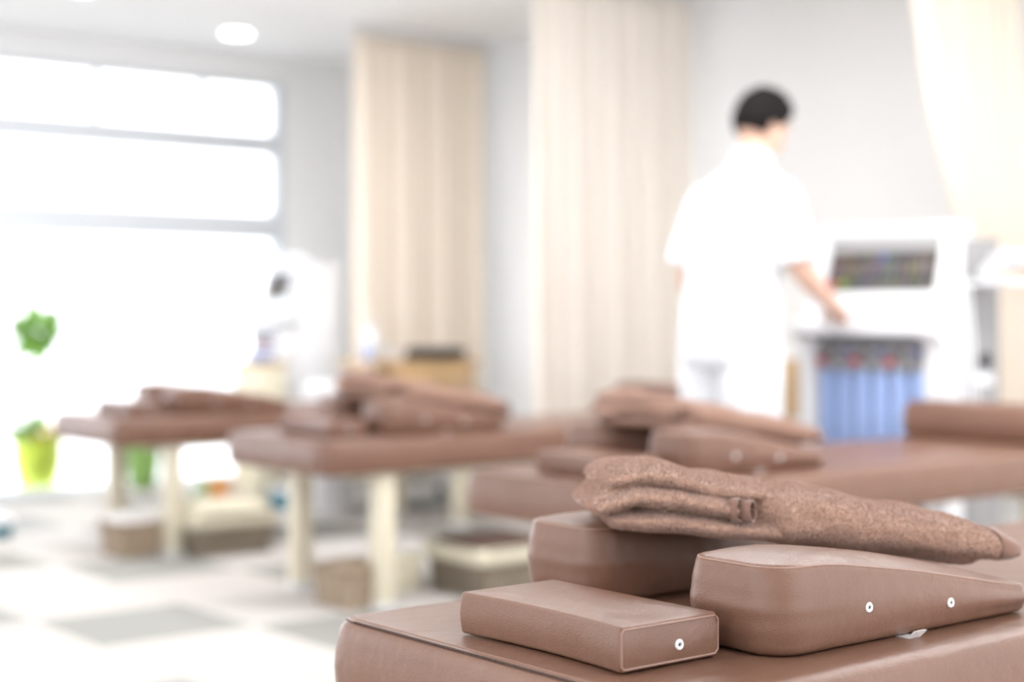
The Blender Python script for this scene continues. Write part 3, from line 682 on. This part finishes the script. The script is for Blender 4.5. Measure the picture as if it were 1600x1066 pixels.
q = P(4, 842, 0)
t = thing('cleaning_tub', 'teal tub with glossy white lid cut by the left edge of the frame', 'tub', (q.x, q.y+.05, 0)); obj('body', lathe([(.05, 0), (.058, .01), (.062, .06)]), 'teal', t); obj('lid', lathe([(.066, .06), (.066, .075), (.05, .10), (.01, .115)]), 'white', t)

# ------------------------------------------------------------------ the person at the machine
def skin(name, V, E, R, m, parent, root=0, lv=2):
    me = bpy.data.meshes.new(name); me.from_pydata(V, E, []); o = bpy.data.objects.new(name, me); COL.objects.link(o); o.parent = parent
    o.modifiers.new('k', 'SKIN'); sd = me.skin_vertices[0].data
    for i, r in enumerate(R): sd[i].radius = (r, r) if not hasattr(r, '__len__') else r; sd[i].use_root = i == root
    s_ = o.modifiers.new('u', 'SUBSURF'); s_.levels = s_.render_levels = lv
    dg = bpy.context.evaluated_depsgraph_get(); m2 = bpy.data.meshes.new_from_object(o.evaluated_get(dg)); o.modifiers.clear(); o.data = m2; m2.name = name
    m2.materials.clear(); m2.materials.append(M[m]); m2.polygons.foreach_set('use_smooth', [True]*len(m2.polygons)); return o
def person():
    t = thing('person', 'black haired person in white short sleeved uniform seen from behind, reaching to the machine', 'person', (1.345, -.455, 0))
    V, E, R = [], [], []
    def add(p, r, par=None): V.append(p); R.append(r); (E.append((par, len(V)-1)) if par is not None else None); return len(V)-1
    pel = add((0, 0, .93), .13); sp = add((.01, 0, 1.08), .115, pel); ch = add((.045, 0, 1.27), .13, sp); nb = add((.085, 0, 1.435), .06, ch)
    nk = add((.115, 0, 1.50), .056, nb); hd = add((.135, -.005, 1.56), .07, nk)
    hands = {}
    for sy, sh, el, wr, ha in ((-1, (.065, -.17, 1.375), (.10, -.218, 1.12), (.33, -.175, .985), (.375, -.155, .965)), (1, (.06, .17, 1.375), (.02, .235, 1.12), (.12, .245, .90), (.14, .24, .86))):
        a = add((.07, .10*sy, 1.385), .075, ch); s = add(sh, .058, a); mid = add(tuple((p+q)/2 for p, q in zip(sh, el)), .047, s); e = add(el, .041, mid)
        f = add(tuple(p*.65+q*.35 for p, q in zip(el, wr)), .042, e); w_ = add(wr, (.027, .03), f); h_ = add(ha, (.022, .038), w_); hands[sy] = (Vector(wr), Vector(ha), h_)
        hp = add((.0, .09*sy, .88), .10, pel); k = add((.03*(sy < 0)+.01, .105*sy, .48), .062, hp); c = add((-.01, .108*sy, .33), .058, k); an = add((-.02, .11*sy, .08), .04, c); to = add((.11, .13*sy, .035), .035, an)
    # fingers: five chains rooted in each palm
    for sy in (-1, 1):
        wr, ha, h_ = hands[sy]; d = (ha-wr).normalized(); lat = Vector((0, 0, 1)).cross(d).normalized()*1; dn = Vector((0, 0, -1))
        if sy == 1: d = Vector((.1, -.05, -1)).normalized(); lat = Vector((1, .1, 0)); dn = Vector((0, -1, 0))
        for i, (o_, L_) in enumerate(((-.027, .062), (-.009, .072), (.009, .07), (.026, .055))):
            if sy == 1: o_ = -o_
            b = ha+d*.02+lat*o_; k1 = b+d*L_*.45+dn*.004; k2 = k1+d*L_*.35+dn*.014; k3 = k2+d*L_*.22+dn*.016
            q = add(tuple(b), .0105, h_); q = add(tuple(k1), .0092, q); q = add(tuple(k2), .0082, q); add(tuple(k3), .0068, q)
        sgn = 1 if sy == -1 else 1
        b = wr+d*.035+lat*.028*sgn; k1 = b+d*.03+lat*.02*sgn+dn*.008; k2 = k1+d*.028+lat*.006*sgn+dn*.01
        q = add(tuple(b), .013, h_); q = add(tuple(k1), .0105, q); add(tuple(k2), .009, q)
    body = skin('body', V, E, R, 'skin', t)
    # head: sculpted ellipsoid with face, ears; bowed and turned to the machine
    Hm = Matrix.Translation((.15, -.01, 1.612)) @ Matrix.Rotation(math.radians(-6), 4, 'Z') @ Matrix.Rotation(math.radians(24), 4, 'Y')
    bm = bmesh.new(); bmesh.ops.create_uvsphere(bm, u_segments=40, v_segments=28, radius=1)
    for v in bm.verts:
        x, y, z = v.co; px, py, pz = x*.098, y*.077, z*.118
        if z < 0: px = px*(1-.18*(-z)) + .018*(-z); py *= 1-.30*(-z)**1.5
        if x > 0:
            px -= .008*math.exp(-((z-.08)/.12)**2)*math.exp(-((abs(y)-.38)/.2)**2)           # eye sockets
            px += .024*math.exp(-((y)/.13)**2)*math.exp(-((z+.18)/.17)**2)*(1 if z < .1 else .4)  # nose
            px += .006*math.exp(-(y/.3)**2)*math.exp(-((z+.52)/.07)**2)                      # lips
            px += .008*math.exp(-(y/.3)**2)*math.exp(-((z+.85)/.15)**2)                      # chin
        v.co = (px, py, pz)
    bmesh.ops.transform(bm, matrix=Hm, verts=bm.verts); hdo = obj('head', bm, 'skin', body)
    for sy in (-1, 1):
        bm = bmesh.new(); bmesh.ops.create_uvsphere(bm, u_segments=16, v_segments=12, radius=1)
        for v in bm.verts:
            x, y, z = v.co; k = .6 if x*x+z*z < .35 and y*sy > 0 else 1; v.co = (-.008+x*.018, sy*(.074+.010*y*sy*k+.004*x*-1), -.01+z*.032)
        bmesh.ops.transform(bm, matrix=Hm, verts=bm.verts); obj('ear', bm, 'skin', body)
        bm = bmesh.new(); bmesh.ops.create_uvsphere(bm, u_segments=14, v_segments=10, radius=.011); bmesh.ops.transform(bm, matrix=Hm @ Matrix.Translation((.078, sy*.030, .012)), verts=bm.verts); ey = obj('eye', bm, 'white', body)
        bm = bmesh.new(); bmesh.ops.create_uvsphere(bm, u_segments=12, v_segments=8, radius=.0055); bmesh.ops.transform(bm, matrix=Hm @ Matrix.Translation((.0855, sy*.030, .010)), verts=bm.verts); obj('iris', bm, 'black', ey)
        bm = bmesh.new(); tube(bm, [Hm @ Vector((.087-.012*(u-.5)**2*4*(1 if u > .5 else .3), sy*(.012+.034*u), .035+.004*math.sin(PI*u))) for u in (k/6 for k in range(7))], .003, 6); obj('eyebrow', bm, 'hair', body)
    bm = bmesh.new(); tube(bm, [Hm @ Vector((.088-.25*(y*y*8), y, -.060)) for y in (-.022, -.012, 0, .012, .022)], .0035, 8)
    M['lips'] = mat('lips', (.5, .22, .18), .5); obj('mouth', bm, 'lips', body)
    # hair: cap over the crown, short at the nape
    bm = bmesh.new(); bmesh.ops.create_uvsphere(bm, u_segments=56, v_segments=40, radius=1)
    kill = []
    for v in bm.verts:
        x, y, z = v.co
        lim = -.42 if x < -.1 else (-.42+(x+.1)*1.5 if x < .35 else .35+(x-.35)*.5)
        if abs(y) > .8 and -.25 < x < .2: lim = max(lim, -.05)
        f = 1+.10*max(0, z)+.035*noise.noise(Vector((x*5, y*5, z*5)))+.03*noise.noise(Vector((x*14, y*14, z*9)))
        g = min(1, max(0, (z-lim)/.28)); th = 1+.13*g**.6
        v.co = (x*.099*th*f, y*.079*th*f, z*.119*(1+.08*g)*f)
        if z < 0: v.co.x = v.co.x*(1-.18*(-z))+.018*(-z); v.co.y *= 1-.30*(-z)**1.5
        if z < lim: kill.append(v)
    bmesh.ops.delete(bm, geom=kill, context='VERTS'); bmesh.ops.transform(bm, matrix=Hm, verts=bm.verts)
    h = obj('hair', bm, 'hair', body); md = h.modifiers.new('s', 'SOLIDIFY'); md.thickness = .006; md.offset = 1
    # tunic
    bm = bmesh.new(); rings = []
    for z, cx, rx, ry in ((.800, -.005, .142, .200), (.803, -.005, .143, .201), (.88, -.005, .145, .200), (.98, .0, .138, .192), (1.08, .012, .134, .185), (1.20, .03, .140, .195), (1.30, .05, .142, .208), (1.36, .062, .128, .215), (1.40, .072, .108, .195), (1.43, .082, .088, .145), (1.455, .092, .072, .095), (1.475, .10, .064, .072), (1.495, .106, .063, .068)):
        r = []
        for k in range(64):
            a = 2*PI*k/64; fo = 1+(.022*math.sin(a*7+z*9)+.014*math.sin(a*13-z*23))*max(0, min(1, (1.25-z)*3)); c, s_ = math.cos(a), math.sin(a)
            r.append((cx+rx*math.copysign(abs(c)**.85, c)*fo, .90*ry*math.copysign(abs(s_)**.85, s_)*fo, z))
        rings.append(r)
    loft(bm, rings, False, False)
    for sy, sh, el in ((-1, (.065, -.15, 1.365), (.098, -.214, 1.13)), (1, (.06, .15, 1.365), (.025, .232, 1.13))):
        a, b = Vector(sh), Vector(el); d = b-a
        tube(bm, [a-d*.12, a+d*.1, a+d*.4, a+d*.75, a+d*.96, a+d*1.0], [.055, .074, .076, .074, .076, .074], 28, cap=False)
    o = obj('tunic', bm, 'cloth', body); md = o.modifiers.new('s', 'SOLIDIFY'); md.thickness = .003
    bm = bmesh.new(); loft(bm, [[(.108+f*.064*math.cos(a), f*.068*math.sin(a), z+.012*math.cos(a+PI)) for a in (2*PI*k/40 for k in range(40))] for z, f in ((1.478, 1.06), (1.505, 1.08), (1.515, 1.04), (1.505, .98))], False, False); o = obj('collar', bm, 'cloth', body)
    # trousers
    bm = bmesh.new()
    loft(bm, [[(cx+rx*math.cos(a), ry*math.sin(a), z) for a in (2*PI*k/40 for k in range(40))] for z, cx, rx, ry in ((.98, 0, .115, .15), (.88, -.005, .13, .162), (.78, 0, .125, .165))], False, True)
    for sy in (-1, 1):
        loft(bm, [[(cx+r_*1.08*math.cos(a)*(1+.03*math.sin(5*a+z*20)), sy*cy+r_*math.sin(a), z) for a in (2*PI*k/28 for k in range(28))] for z, cx, cy, r_ in ((.84, -.003, .092, .105), (.70, .005, .095, .102), (.50, .015, .102, .088), (.30, .0, .106, .078), (.12, -.01, .11, .075), (.06, -.01, .11, .076))], False, False)
    o = obj('trousers', bm, 'cloth', body); md = o.modifiers.new('s', 'SOLIDIFY'); md.thickness = .003
    for sy in (-1, 1):
        bm = bmesh.new(); loft(bm, [[(.045+L_*math.cos(a)*(1 if math.cos(a) > 0 else .9), .122*sy+W_*math.sin(a), z) for a in (2*PI*k/28 for k in range(28))] for z, L_, W_ in ((0, .125, .042), (.015, .132, .048), (.04, .128, .046), (.065, .10, .042), (.085, .07, .038))]); obj('shoe', bm, 'white', body)
    return t
person()
